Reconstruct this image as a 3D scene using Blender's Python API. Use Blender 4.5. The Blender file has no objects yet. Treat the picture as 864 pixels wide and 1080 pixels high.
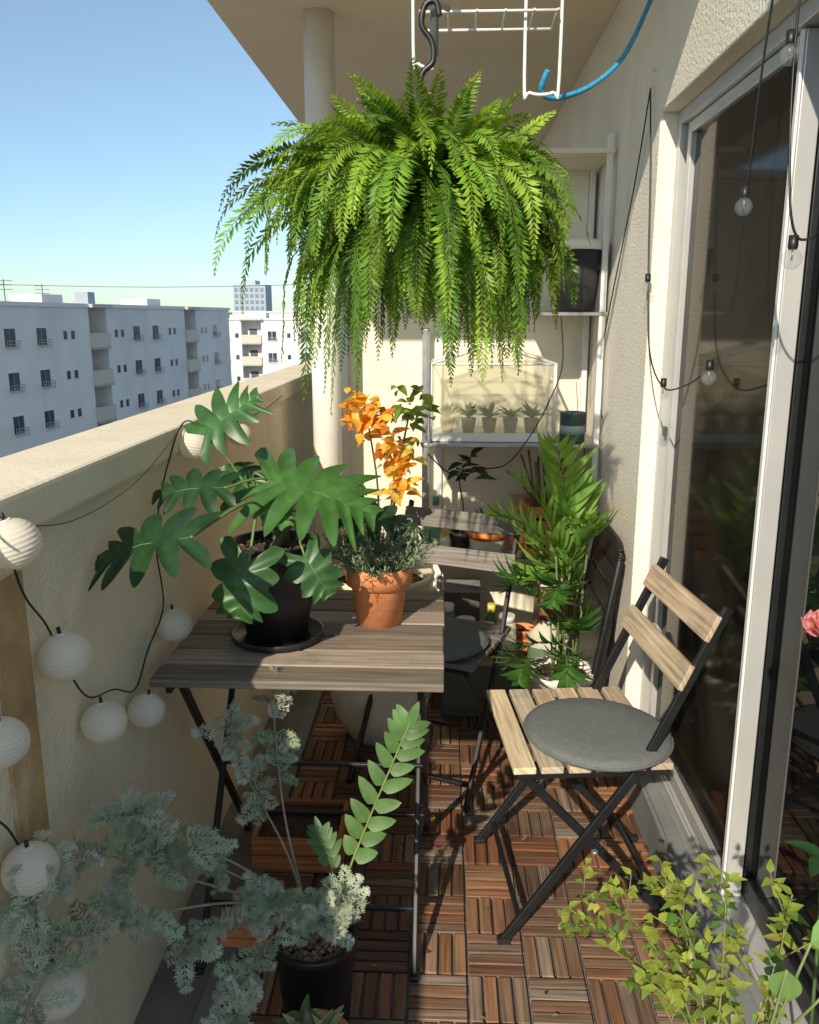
import bpy, math, random
from mathutils import Vector, Matrix
random.seed(11)
V=Vector
R=random.random
def U(a,b): return a+(b-a)*random.random()
scene=bpy.context.scene

# ------------------------------------------------------------------ materials
def mk(name,col=None,rough=.6,var=.15,vscale=8,bump=0,bscale=60,metal=0,trans=0,wood=False,spec=.5,stain=None,coat=0,det=6):
    m=bpy.data.materials.new(name); m.use_nodes=True
    nt=m.node_tree; N=nt.nodes; Lk=nt.links
    b=N["Principled BSDF"]; out=N["Material Output"]
    b.inputs["Roughness"].default_value=rough
    b.inputs["Metallic"].default_value=metal
    b.inputs["Specular IOR Level"].default_value=spec
    if coat: b.inputs["Coat Weight"].default_value=coat
    tc=N.new("ShaderNodeTexCoord")
    if col is None:
        a=N.new("ShaderNodeAttribute"); a.attribute_name="Col"; src=a.outputs["Color"]
    else:
        r=N.new("ShaderNodeRGB"); r.outputs[0].default_value=(*col,1); src=r.outputs[0]
    nz=N.new("ShaderNodeTexNoise"); nz.inputs["Detail"].default_value=det
    if wood:
        mp=N.new("ShaderNodeMapping"); mp.inputs["Scale"].default_value=(5,110,1)
        Lk.new(tc.outputs["UV"],mp.inputs["Vector"]); Lk.new(mp.outputs[0],nz.inputs["Vector"])
        nz.inputs["Scale"].default_value=1
    else:
        Lk.new(tc.outputs["Object"],nz.inputs["Vector"]); nz.inputs["Scale"].default_value=vscale
    mr=N.new("ShaderNodeMapRange"); mr.inputs["From Min"].default_value=.3; mr.inputs["From Max"].default_value=.7
    mr.inputs["To Min"].default_value=1-var; mr.inputs["To Max"].default_value=1+var
    Lk.new(nz.outputs["Fac"],mr.inputs["Value"])
    vm=N.new("ShaderNodeVectorMath"); vm.operation='SCALE'
    Lk.new(src,vm.inputs[0]); Lk.new(mr.outputs[0],vm.inputs["Scale"])
    cur=vm.outputs[0]
    if stain:
        scol,sscale,slo,shi=stain
        n2=N.new("ShaderNodeTexNoise"); n2.inputs["Scale"].default_value=sscale; n2.inputs["Detail"].default_value=8; n2.inputs["Roughness"].default_value=.65
        mp2=N.new("ShaderNodeMapping"); mp2.inputs["Scale"].default_value=(1,1,.35) if not wood else (1,1,1)
        Lk.new(tc.outputs["Object"],mp2.inputs["Vector"]); Lk.new(mp2.outputs[0],n2.inputs["Vector"])
        m2=N.new("ShaderNodeMapRange"); m2.inputs["From Min"].default_value=slo; m2.inputs["From Max"].default_value=shi
        Lk.new(n2.outputs["Fac"],m2.inputs["Value"])
        mx=N.new("ShaderNodeMix"); mx.data_type='RGBA'
        Lk.new(m2.outputs[0],mx.inputs[0]); Lk.new(cur,mx.inputs[6]); mx.inputs[7].default_value=(*scol,1)
        cur=mx.outputs[2]
    Lk.new(cur,b.inputs["Base Color"])
    if bump:
        bn=N.new("ShaderNodeBump"); bn.inputs["Strength"].default_value=bump; bn.inputs["Distance"].default_value=.004
        if wood: Lk.new(nz.outputs["Fac"],bn.inputs["Height"])
        else:
            n3=N.new("ShaderNodeTexNoise"); n3.inputs["Scale"].default_value=bscale; n3.inputs["Detail"].default_value=5
            Lk.new(tc.outputs["Object"],n3.inputs["Vector"]); Lk.new(n3.outputs["Fac"],bn.inputs["Height"])
        Lk.new(bn.outputs[0],b.inputs["Normal"])
    if trans:
        t=N.new("ShaderNodeBsdfTranslucent"); 
        sc=N.new("ShaderNodeVectorMath"); sc.operation='MULTIPLY'; sc.inputs[1].default_value=(1.7,1.6,.8) if col is None else (1,1,1)
        Lk.new(cur,sc.inputs[0]); Lk.new(sc.outputs[0],t.inputs["Color"])
        ms=N.new("ShaderNodeMixShader"); ms.inputs[0].default_value=trans
        Lk.new(b.outputs[0],ms.inputs[1]); Lk.new(t.outputs[0],ms.inputs[2]); Lk.new(ms.outputs[0],out.inputs["Surface"])
    return m
def glassy(name,col,alpha,rough=.05):
    m=bpy.data.materials.new(name); m.use_nodes=True
    nt=m.node_tree;N=nt.nodes;Lk=nt.links; b=N["Principled BSDF"]
    b.inputs["Base Color"].default_value=(*col,1); b.inputs["Roughness"].default_value=rough
    t=N.new("ShaderNodeBsdfTransparent"); ms=N.new("ShaderNodeMixShader"); ms.inputs[0].default_value=alpha
    Lk.new(t.outputs[0],ms.inputs[1]);Lk.new(b.outputs[0],ms.inputs[2]);Lk.new(ms.outputs[0],N["Material Output"].inputs["Surface"])
    return m

LEAF=mk("leaf_green",None,.45,.25,30,trans=.34,spec=.35)
SILV=mk("leaf_silver",None,.85,.15,60,trans=.12,spec=.15)
LEAFG=mk("leaf_glossy",None,.38,.25,25,trans=.2,spec=.45)
STEM=mk("stem",None,.6,.2,40)
STUCCO=mk("stucco_cream",(.90,.78,.57),.92,.06,3,bump=1.0,bscale=110,spec=.2,stain=((.56,.44,.28),2.2,.55,.88))
STUCCOW=mk("stucco_white",(.86,.80,.69),.92,.06,3,bump=1.0,bscale=110,spec=.2,stain=((.60,.52,.42),2.5,.57,.88))
CAP=mk("parapet_cap_paint",(.84,.73,.55),.8,.07,6,bump=.5,bscale=90,spec=.25,stain=((.48,.40,.30),5,.58,.85))
CEIL=mk("ceiling_paint",(.90,.76,.57),.9,.05,2,bump=.5,bscale=140,spec=.2)
PANEL=mk("partition_paint",(.86,.79,.63),.7,.05,4,bump=.1,bscale=30,stain=((.56,.49,.38),2.5,.58,.88))
CURB=mk("curb_grey_paint",(.20,.215,.215),.7,.15,6,bump=.4,bscale=70)
CONC=mk("concrete_floor",(.20,.185,.165),.85,.25,6,bump=.6,bscale=50)
WOOD=mk("wood_attr",None,.7,.42,8,bump=.4,wood=True,stain=((.16,.135,.11),9,.56,.85))
DECK=mk("deck_wood",None,.5,.5,8,bump=.45,wood=True,stain=((.24,.19,.14),2.6,.54,.8))
BLACKM=mk("black_steel",(.012,.013,.015),.4,.2,20,spec=.5)
BLACKP=mk("black_plastic",(.016,.016,.018),.42,.2,10,bump=.1)
BUCK=mk("bucket_plastic",(.028,.030,.034),.35,.2,10)
WHITEM=mk("white_metal",(.78,.78,.76),.35,.05,10)
ALU=mk("aluminium",(.58,.58,.57),.32,.06,10,metal=.35)
GALV=mk("galvanised",(.4,.41,.42),.4,.15,30,metal=.7)
PAPER=mk("paper_white",(.92,.85,.73),.8,.04,12,trans=.35,bump=.1,bscale=80)
TERRA=mk("terracotta",(.72,.27,.11),.75,.12,18,bump=.25,bscale=80,stain=((.66,.46,.34),9,.66,.95))
SOIL=mk("soil",(.07,.045,.03),.95,.5,60,bump=1,bscale=150)
PEB=mk("pebble",None,.8,.25,40,bump=.3)
CERA=mk("ceramic_cream",(.78,.67,.50),.5,.12,6,bump=.2,bscale=50,stain=((.46,.37,.26),4,.55,.88))
WPLAST=mk("white_plastic",(.84,.81,.74),.45,.05,10)
FABRIC=mk("cushion_fabric",(.17,.18,.18),.95,.10,60,bump=.7,bscale=420,spec=.15)
GLASSD=mk("door_glass_dark",(.008,.010,.010),.02,.3,2,spec=.22)
SCREEN=mk("insect_screen_glass",(.022,.018,.014),.07,.5,5,spec=.09,det=4)
CLEAR=glassy("bulb_glass",(.35,.38,.4),.18,.02)
PANE=glassy("greenhouse_pane",(.75,.70,.48),.40,.25)
COLM=mk("paint_attr",None,.55,.08,20)
ROPE=mk("blue_rope",(.04,.32,.60),.8,.3,120,bump=.5,bscale=200)
BWALL=mk("far_wall_paint",(.82,.80,.78),.85,.05,.4,stain=((.64,.63,.61),.25,.5,.8))
BGLASS=mk("far_window_glass",(.05,.07,.10),.15,.4,1)
GROUNDM=mk("ground_asphalt",(.12,.12,.12),.9,.3,.05)

# ------------------------------------------------------------------ mesh builder
class MB:
    def __init__(s,name):
        s.n=name;s.v=[];s.f=[];s.c=[];s.mi=[];s.m=[];s.sm=[];s.uv=[]
    def face(s,idx,mat,col=(1,1,1),smooth=False,uv=None):
        if mat not in s.m: s.m.append(mat)
        s.f.append(tuple(idx)); s.c.append(col); s.mi.append(s.m.index(mat)); s.sm.append(smooth)
        s.uv.extend(uv if uv else [(0,0)]*len(idx))
    def add(s,vs):
        k=len(s.v); s.v.extend([tuple(p) for p in vs]); return k
    def done(s,parent=None,loc=None,rotz=0,bevel=0):
        me=bpy.data.meshes.new(s.n); me.from_pydata(s.v,[],s.f)
        for m in s.m: me.materials.append(m)
        me.polygons.foreach_set("material_index",s.mi); me.polygons.foreach_set("use_smooth",s.sm)
        ca=me.color_attributes.new("Col",'FLOAT_COLOR','CORNER')
        arr=[]
        for f,c in zip(s.f,s.c): arr.extend([c[0],c[1],c[2],1.0]*len(f))
        ca.data.foreach_set("color",arr)
        ul=me.uv_layers.new(name="UVMap"); flat=[]
        for a,b in s.uv: flat.extend((a,b))
        ul.data.foreach_set("uv",flat)
        me.update()
        o=bpy.data.objects.new(s.n,me); scene.collection.objects.link(o)
        if loc: o.location=loc
        o.rotation_euler=(0,0,rotz)
        if parent: o.parent=parent
        if bevel:
            b=o.modifiers.new("bev",'BEVEL'); b.width=bevel; b.segments=2; b.limit_method='ANGLE'; b.angle_limit=math.radians(40)
        return o
I3=Matrix.Identity(3)
def box(mb,c,size,mat,col=(1,1,1),rot=None):
    rot=rot or I3; c=V(c); hx,hy,hz=[a/2 for a in size]
    P=[V((x,y,z)) for z in(-hz,hz) for y in(-hy,hy) for x in(-hx,hx)]
    k=mb.add([c+rot@p for p in P])
    ax=max(range(3),key=lambda i:size[i]); ou,ov=U(0,20),U(0,20)
    others=[i for i in range(3) if i!=ax]
    for q in((0,2,3,1),(4,5,7,6),(0,1,5,4),(2,6,7,3),(0,4,6,2),(1,3,7,5)):
        uv=[(P[i][ax]+ou,P[i][others[0]]+P[i][others[1]]+ov) for i in q]
        mb.face([k+i for i in q],mat,col,False,uv)
def b2(mb,x0,x1,y0,y1,z0,z1,mat,col=(1,1,1)):
    box(mb,((x0+x1)/2,(y0+y1)/2,(z0+z1)/2),(x1-x0,y1-y0,z1-z0),mat,col)
def bar(mb,p,q,w,t,mat,col=(1,1,1),up=(0,0,1)):
    p,q=V(p),V(q); d=(q-p); L=d.length; d.normalize(); s=d.cross(V(up))
    if s.length<1e-3: s=d.cross(V((0,1,0)))
    s.normalize(); n=s.cross(d)
    rot=Matrix((d,s,n)).transposed(); box(mb,(p+q)/2,(L,w,t),mat,col,rot)
def tube(mb,pts,r,mat,col=(1,1,1),n=6,r2=None):
    pts=[V(p) for p in pts]; r2=r if r2 is None else r2; N=len(pts); rings=[]
    ref=V((.13,.27,.95)).normalized()
    for i,p in enumerate(pts):
        d=(pts[min(i+1,N-1)]-pts[max(i-1,0)])
        if d.length<1e-9: d=V((0,0,1))
        d.normalize()
        a=d.cross(ref)
        if a.length<.05: a=d.cross(V((1,0,0)))
        a.normalize(); b=d.cross(a); rr=r+(r2-r)*i/max(1,N-1)
        rings.append(mb.add([p+(a*math.cos(t)+b*math.sin(t))*rr for t in [2*math.pi*j/n for j in range(n)]]))
    for i in range(N-1):
        for j in range(n):
            mb.face((rings[i]+j,rings[i]+(j+1)%n,rings[i+1]+(j+1)%n,rings[i+1]+j),mat,col,True)
    mb.face([rings[0]+j for j in range(n)][::-1],mat,col); mb.face([rings[-1]+j for j in range(n)],mat,col)
def curve(pts,n=8):
    pts=[V(p) for p in pts]; out=[]
    for i in range(len(pts)-1):
        p0=pts[max(i-1,0)];p1=pts[i];p2=pts[i+1];p3=pts[min(i+2,len(pts)-1)]
        for k in range(n):
            t=k/n
            out.append(.5*((2*p1)+(p2-p0)*t+(2*p0-5*p1+4*p2-p3)*t*t+(3*p1-p0-3*p2+p3)*t**3))
    out.append(pts[-1]); return out
def lathe(mb,prof,c,mat,col=(1,1,1),n=32,smooth=True,jit=0,squash=1):
    c=V(c); rings=[]
    for r,z in prof:
        rings.append(mb.add([c+V((r*math.cos(2*math.pi*j/n),r*squash*math.sin(2*math.pi*j/n),z+U(-jit,jit))) for j in range(n)]))
    for i in range(len(prof)-1):
        for j in range(n):
            mb.face((rings[i]+j,rings[i]+(j+1)%n,rings[i+1]+(j+1)%n,rings[i+1]+j),mat,col,smooth)
    if prof[0][0]>1e-4: mb.face([rings[0]+j for j in range(n)][::-1],mat,col)
    if prof[-1][0]>1e-4: mb.face([rings[-1]+j for j in range(n)],mat,col)
def jc(c,a=.2):
    k=1+U(-a,a); return (c[0]*k*(1+U(-a,a)*.4),c[1]*k,c[2]*k*(1+U(-a,a)*.4))
def leaf(mb,base,d,nrm,L,W,mat,col,segs=5,fold=.18,droop=.25,p=.8,pw=1.0):
    base=V(base); d=V(d).normalized(); s=d.cross(V(nrm)); 
    if s.length<.05: s=d.cross(V((1,.2,0)))
    s.normalize(); n=s.cross(d)
    vs=[]
    for i in range(segs+1):
        t=i/segs; w=W*.5*max(0.03,math.sin(math.pi*(t**p)))**pw
        if i==segs: w=.0005
        c=base+d*(L*t)-n*(L*droop*t*t)
        vs+= [c-s*w+n*w*fold*2, c, c+s*w+n*w*fold*2]
    k=mb.add(vs)
    for i in range(segs):
        a=k+3*i
        mb.face((a,a+1,a+4,a+3),mat,col,True); mb.face((a+1,a+2,a+5,a+4),mat,(col[0]*.93,col[1]*.93,col[2]*.93),True)
def arcpath(base,az,el,L,droop,n=16):
    p=V(base); out=[p.copy()]; e=el
    for i in range(n):
        st=L/n; e-=droop/n*(.4+1.2*i/n)
        e=max(e,-1.5)
        p=p+V((math.cos(az)*math.cos(e),math.sin(az)*math.cos(e),math.sin(e)))*st; out.append(p.copy())
    return out
def pinnate(mb,base,az,el,L,droop,npairs,ll,lw,mat,colf,stemcol,start=.15,ang=60,leafdroop=.25,quad=False,roll=0,r=.002,prof=None):
    pts=arcpath(base,az,el,L,droop,14)
    tube(mb,pts,r,STEM,stemcol,4,r*.4)
    side=V((-math.sin(az),math.cos(az),0))
    for k in range(npairs):
        t=start+(1-start)*(k+.5)/npairs; x=t*14; i=min(13,int(x)); p=pts[i].lerp(pts[i+1],x-i)
        d=(pts[i+1]-pts[i]).normalized(); nn=side.cross(d)*-1
        if nn.z<0 and abs(d.z)<.9: nn=-nn
        s2=(side*math.cos(roll)+nn*math.sin(roll)).normalized(); nn=s2.cross(d); 
        tt=(t-start)/(1-start)
        f=prof(tt) if prof else (math.sin(math.pi*min(1,.12+tt*.88))**.6)
        for sg in(-1,1):
            a=math.radians(ang*(1-.35*tt)+U(-6,6)); dd=(d*math.cos(a)+s2*sg*math.sin(a)-V((0,0,1))*U(0,.25)).normalized()
            l=ll*f*U(.88,1.08)
            if quad:
                w=d*lw*.5*(.5+.5*f)
                up=nn*lw*U(-.25,.35)
                kx=mb.add([p-w*.6,p+dd*l*.45-w+up,p+dd*l,p+dd*l*.4+w+up])
                mb.face((kx,kx+1,kx+2,kx+3),mat,colf(tt),False)
            else:
                leaf(mb,p,dd,nn if nn.length>.1 else V((0,0,1)),l,lw*(.6+.4*f),mat,colf(tt),5,.15,leafdroop,.75)
def lobed(mb,base,d,nrm,L,W,mat,col,nl=6,depth=.62,droop=.25,wav=.03):
    base=V(base); d=V(d).normalized(); s=d.cross(V(nrm)).normalized(); n=s.cross(d)
    rows=nl*10; 
    for sg in(-1,1):
        vs=[]; sc=[U(.84,1.15) for _ in range(nl+2)]
        for i in range(rows+1):
            t=i/rows
            Wt=W*.5*(math.sin(math.pi*(.16+.84*t)**.95)**.75 if t<1 else 0)*(1.1-.30*t)*sc[int(t*nl)]
            ph=(t*nl)%1.0; lob=max(0,1-abs(2*ph-1)**1.45)
            dd=depth*(.55 if t<.10 else 1)*(1 if t<.88 else (1-t)/.12)
            w=Wt*(1-dd*(1-lob))
            k=-1.1+1.85*min(1,t*1.6)
            cx=L*t
            for q in(0,.35,.7,1):
                ww=w*q; x=cx+k*ww*(.9)
                z=-droop*L*(max(x,0)/L)**2-droop*1.1*ww*ww/max(W,.01)*1.6+wav*L*math.sin(i*.63+q*2)*q+ (.12*ww)
                vs.append(base+d*x+s*sg*ww+n*z)
        kk=mb.add(vs)
        for i in range(rows):
            for q in range(3):
                a=kk+4*i+q
                idx=(a,a+1,a+5,a+4) if sg>0 else (a,a+4,a+5,a+1)
                mb.face(idx,mat,col if q else tuple(col[j]*1.2 for j in range(3)),True)
    tube(mb,[base+n*.001,base+d*L*.5-n*droop*L*.25+n*.0012,base+d*L*.95-n*droop*L*.9+n*.001],.0013,STEM,(.14,.24,.08),4,.0005)
def pot(m,c,rt,rb,h,mat,rim=.012,soilz=.02,col=(1,1,1),rimh=.025,soil=True):
    prof=[(rb,0),(rb+(rt-rb)*.5,h*.5),(rt-rim*.6,h-rimh),(rt,h-rimh+.001),(rt+rim*.15,h-.004),(rt,h),(rt-rim,h),(rt-rim*1.3,h-soilz-.005)]
    lathe(m,prof,c,mat,col,36)
    if soil: lathe(m,[(rt-rim*1.25,h-soilz-.003),(rt*.55,h-soilz+.004),(rt*.2,h-soilz+.006),(.0002,h-soilz+.007)],c,SOIL,n=24,jit=.002)
def pebbles(mb,c,r,n,cols,s=.004):
    for _ in range(n):
        a=U(0,6.28); q=r*math.sqrt(R()); p=V(c)+V((q*math.cos(a),q*math.sin(a),U(0,.004))); k=U(.6,1.3)*s
        vs=[p+V((k*U(.7,1.2),0,0)),p+V((0,k*U(.7,1.2),0)),p-V((k*U(.7,1.2),0,0)),p-V((0,k,0)),p+V((0,0,k)),p-V((0,0,k))]
        kx=mb.add(vs); col=jc(random.choice(cols),.25)
        for a,b in((0,1),(1,2),(2,3),(3,0)):
            mb.face((kx+a,kx+b,kx+4),PEB,col); mb.face((kx+b,kx+a,kx+5),PEB,col)

# ------------------------------------------------------------------ balcony shell
WX=.555
m=MB("balcony_floor"); b2(m,-.77,.9,-1.2,10,-.2,-.012,CONC); m.done()
m=MB("deck_tiles")
q=.128; x0=-.067-3*q
for i in range(8):
    for j in range(23):
        cx=x0+(i+.5)*q; cy=.55+(j+.5)*q
        if cx>.55: continue
        base=random.choice([(.22,.10,.05),(.17,.075,.04),(.27,.13,.065),(.13,.065,.042)])
        for k in range(4):
            off=(k-1.5)*q/4; c=jc(base,.3); g=(.27,.23,.18)
            grey=max(0,min(1,(2.0-cy)/.7))*max(0,min(1,(cx+.1)/.3))*.7; gg=grey*U(.3,1.1)+ (U(.2,.7) if R()<.14 else 0); gg=min(1,gg)
            c=tuple(c[a]*(1-gg)+g[a]*gg for a in range(3)); z=-.006+U(-.0016,.0016)
            if (i+j)%2: box(m,(cx+off,cy,z),(q/4-.006,q-.007,.012),DECK,c)
            else: box(m,(cx,cy+off,z),(q-.007,q/4-.006,.012),DECK,c)
m.done(bevel=.0012)
m=MB("fallen_leaves")
for _ in range(70):
    x,y=U(-.42,.5),U(1.0,2.9); a=U(0,6.28)
    leaf(m,(x,y,.004),(math.cos(a),math.sin(a),U(0,.25)),(0,0,1),U(.012,.03),U(.006,.012),LEAF,jc(random.choice([(.30,.22,.10),(.20,.12,.05),(.35,.33,.12),(.14,.09,.05)])),4,.3,-.2)
m.done()

m=MB("parapet_wall")
b2(m,-.765,-.62,-1.2,10,-.2,1.095,STUCCO)
m.done()
m=MB("parapet_cap"); b2(m,-.785,-.598,-1.2,10,1.0955,1.16,CAP); m.done(bevel=.008)
m=MB("wall_joint_strip"); b2(m,-.6195,-.614,1.07,1.155,.55,1.04,mk("old_joint_filler",(.52,.34,.16),.9,.25,15,bump=.6,bscale=60,stain=((.76,.62,.42),12,.5,.7))); m.done()
m=MB("floor_gutter"); b2(m,-.6195,-.50,-1.2,10,-.0118,.004,CONC); b2(m,-.50,-.455,-1.2,10,-.0118,.012,CURB); m.done(bevel=.003)

m=MB("building_wall")
b2(m,WX,.9,2.4,10,-.2,2.4,STUCCOW)
b2(m,WX,.9,.93,2.3999,1.92,2.4,STUCCOW)
b2(m,WX,.9,.93,2.3999,-.2,.13,CURB)
b2(m,.70,.9,.93,2.3999,.1301,1.9199,BLACKP)
b2(m,WX-.012,WX,.93,2.3999,.13,.155,CURB)
m.done(bevel=.004)
m=MB("building_block"); b2(m,.9005,9,.93,40,-13,14,STUCCOW); m.done()
m=MB("balcony_ceiling"); b2(m,-.785,.9,1.6,12,2.4005,2.6,CEIL); m.done(bevel=.004)

m=MB("sliding_glass_door")
def frame(y0,y1,z0,z1,x,w,mat,dep=.035):
    b2(m,x,x+dep,y0,y0+w,z0,z1,mat); b2(m,x,x+dep,y1-w,y1,z0,z1,mat)
    b2(m,x+.001,x+dep,y0+w,y1-w,z0,z0+w*1.3,mat); b2(m,x+.001,x+dep,y0+w,y1-w,z1-w,z1,mat)
b2(m,.600,.68,2.372,2.398,.13,1.918,ALU)
b2(m,.600,.69,.93,2.371,.131,.175,ALU)
b2(m,.604,.609,.93,2.371,.176,.186,ALU)
b2(m,.600,.69,.93,2.371,1.885,1.918,ALU)
frame(1.62,2.345,.178,1.883,.614,.028,ALU)
b2(m,.628,.632,1.648,2.317,.21,1.86,SCREEN)
frame(.95,1.66,.178,1.883,.652,.04,BLACKM,.03)
b2(m,.664,.668,.99,1.62,.23,1.84,GLASSD)
b2(m,.608,.6135,1.621,1.636,.178,1.883,WHITEM)
m.done(bevel=.002)

m=MB("balcony_partition")
b2(m,-.41,.553,3.34,3.36,.06,1.92,PANEL)
for x in(-.41,-.04,.52): b2(m,x,x+.03,3.325,3.3395,.02,1.93,WHITEM)
b2(m,-.38,.52,3.327,3.3395,1.895,1.925,WHITEM)
m.done(bevel=.002)
m=MB("drain_pipe"); lathe(m,[(.053,-.01),(.053,2.4)],(-.44,3.14,0),WPLAST,n=28)
for z in(.5,1.45): lathe(m,[(.054,z),(.058,z+.001),(.058,z+.02),(.054,z+.021)],(-.44,3.14,0),WPLAST,n=28)
m.done()

# ------------------------------------------------------------------ outside: city
m=MB("ground"); k=m.add([(-2500,-500,-12.6),(2500,-500,-12.6),(2500,4000,-12.6),(-2500,4000,-12.6)]); m.face((k,k+1,k+2,k+3),GROUNDM); m.done()
def facade_building(name,P0,P1,ztop,floors,fh,depth,bays,wins,smalls):
    mb=MB(name); P0=V((*P0,0));P1=V((*P1,0)); d=(P1-P0); L=d.length; d.normalize(); out=V((d.y,-d.x,0))
    rot=Matrix((d,out,V((0,0,1)))).transposed()
    def bb(s0,s1,o0,o1,z0,z1,mat,col=(1,1,1)):
        c=P0+d*((s0+s1)/2)+out*((o0+o1)/2); box(mb,(c.x,c.y,(z0+z1)/2),(s1-s0,o1-o0,z1-z0),mat,col,rot)
    zb=ztop-floors*fh-.8
    edges=[0]
    for b in bays: edges+= [b-1.3,b+1.3]
    edges.append(L)
    for i in range(0,len(edges),2): bb(edges[i],edges[i+1],-depth,0,zb,ztop,BWALL)
    for b in bays:
        bb(b-1.3,b+1.3,-depth,-1.6,zb,ztop,BWALL)
        for f in range(floors):
            z=ztop-.8-(f+1)*fh
            bb(b-1.29,b+1.29,-1.59,.25,z+.5,z+.65,COLM,(.38,.37,.35)); bb(b-1.29,b+1.29,.0,.26,z+.651,z+1.75,COLM,(.60,.55,.48))
            bb(b-.5,b+.5,-1.599,-1.55,z+.66,z+2.5,COLM,(.10,.11,.13))
        bb(b-1.5,b+1.5,-1.6,.5,ztop+.01,ztop+.25,COLM,(.5,.5,.52))
    bb(-.15,L+.15,-depth-.15,.15,ztop+.001,ztop+.28,COLM,(.76,.76,.76))
    for f in range(floors):
        z=ztop-.8-(f+1)*fh
        for w in wins:
            bb(w-.62,w+.62,.0,.06,z+1.0,z+2.25,COLM,(.78,.79,.8)); bb(w-.55,w-.03,.061,.08,z+1.06,z+2.19,BGLASS); bb(w+.03,w+.55,.061,.08,z+1.06,z+2.19,BGLASS)
            for zz in(1.0,1.2,1.4): bb(w-.7,w+.7,.30,.33,z+zz,z+zz+.04,COLM,(.35,.37,.4))
            for k2 in range(6): bb(w-.7+k2*.28-.012,w-.7+k2*.28+.012,.295,.325,z+.85,z+1.45,COLM,(.35,.37,.4))
        for w in smalls:
            bb(w-.28,w+.28,.0,.05,z+1.3,z+2.0,COLM,(.76,.77,.8)); bb(w-.22,w+.22,.051,.07,z+1.36,z+1.94,BGLASS)
        bb(0.02,edges[1]-.02,.0,.015,z+2.62,z+2.68,COLM,(.6,.61,.63))
    for b in bays:
        bb(b-1.4,b+1.4,-depth*.7,-depth*.4,ztop+.29,ztop+1.0,COLM,(.55,.56,.6))
    mb.done(); return P0,d,out
Y0=36; sl=.1216
pt=lambda y:(-28+(y-53)*sl,y)
f=1/math.sqrt(1+sl*sl)
L=lambda y:(y-Y0)/f
bays=[L(48),L(65),L(82)]
wins=[];sm=[]
for b in(L(31),L(48),L(65),L(82)):
    wins+=[b+6,b+9.5]; sm+=[b+2.6,b+3.6,b+12.4,b+13.4]
wins=[w for w in wins if 1<w<L(92)-1]; sm=[w for w in sm if 1<w<L(92)-.8]
facade_building("apartment_building",pt(Y0),pt(92),2.1,5,2.8,9,bays,wins,sm)
facade_building("apartment_building",(-32,112),(-6,113.5),1.0,5,2.8,10,[6.5,17],[3,9.2,13.5,20,23.5],[1.2,4.6,11.4,15,22])
facade_building("apartment_building",(-70,150),(-12,166),2.2,6,2.8,12,[12,30,46],[4,8,16,20,25,34,38,42,51,55],[6,22,36])
TB=COLM
m=MB("tower_block")
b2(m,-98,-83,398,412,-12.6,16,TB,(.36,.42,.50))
for zf in range(9):
    for xx in range(6):
        b2(m,-97.4+xx*2.4,-96+xx*2.4,397.8,397.99,-9+zf*2.75,-7.5+zf*2.75,TB,(.18,.24,.31))
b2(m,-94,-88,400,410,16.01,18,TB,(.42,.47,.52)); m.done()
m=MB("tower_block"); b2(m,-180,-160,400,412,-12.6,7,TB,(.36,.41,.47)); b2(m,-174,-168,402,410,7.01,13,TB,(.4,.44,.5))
for zf in range(6):
    for xx in range(8): b2(m,-179.3+xx*2.4,-178+xx*2.4,399.8,399.99,-9+zf*2.7,-7.6+zf*2.7,TB,(.18,.22,.28))
m.done()
m=MB("rooftop_antenna")
for (x,y) in((-31,60),(-33,70)):
    tube(m,[(x,y,2.1),(x,y,4.0)],.03,BLACKM)
    for z in(3.3,3.6,3.9): tube(m,[(x-.6,y,z),(x+.6,y,z)],.018,BLACKM)
m.done()
m=MB("overhead_wire"); tube(m,curve([(-60,62,4.6),(-25,64,3.6),(-5,66,4.0)],8),.02,BLACKM); m.done()
m=MB("street_trees")
for y in range(40,110,6):
    bx=-19+U(-1,1); h=U(4,6.5)
    tube(m,[(bx,y,-12.6),(bx+.2,y,-12.6+h*.6)],.16,STEM,(.12,.08,.05),6,.08)
    for _ in range(260):
        a=U(0,6.28);e=U(-1,1);rr=U(.5,1)*h*.32
        p=V((bx+math.cos(a)*rr*math.sqrt(1-e*e),y+math.sin(a)*rr*math.sqrt(1-e*e),-12.6+h*.75+e*h*.3))
        leaf(m,p,(U(-1,1),U(-1,1),U(-.5,.8)),(0,0,1),.5,.35,LEAF,jc((.06,.11,.03),.3),2)
m.done()

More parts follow.
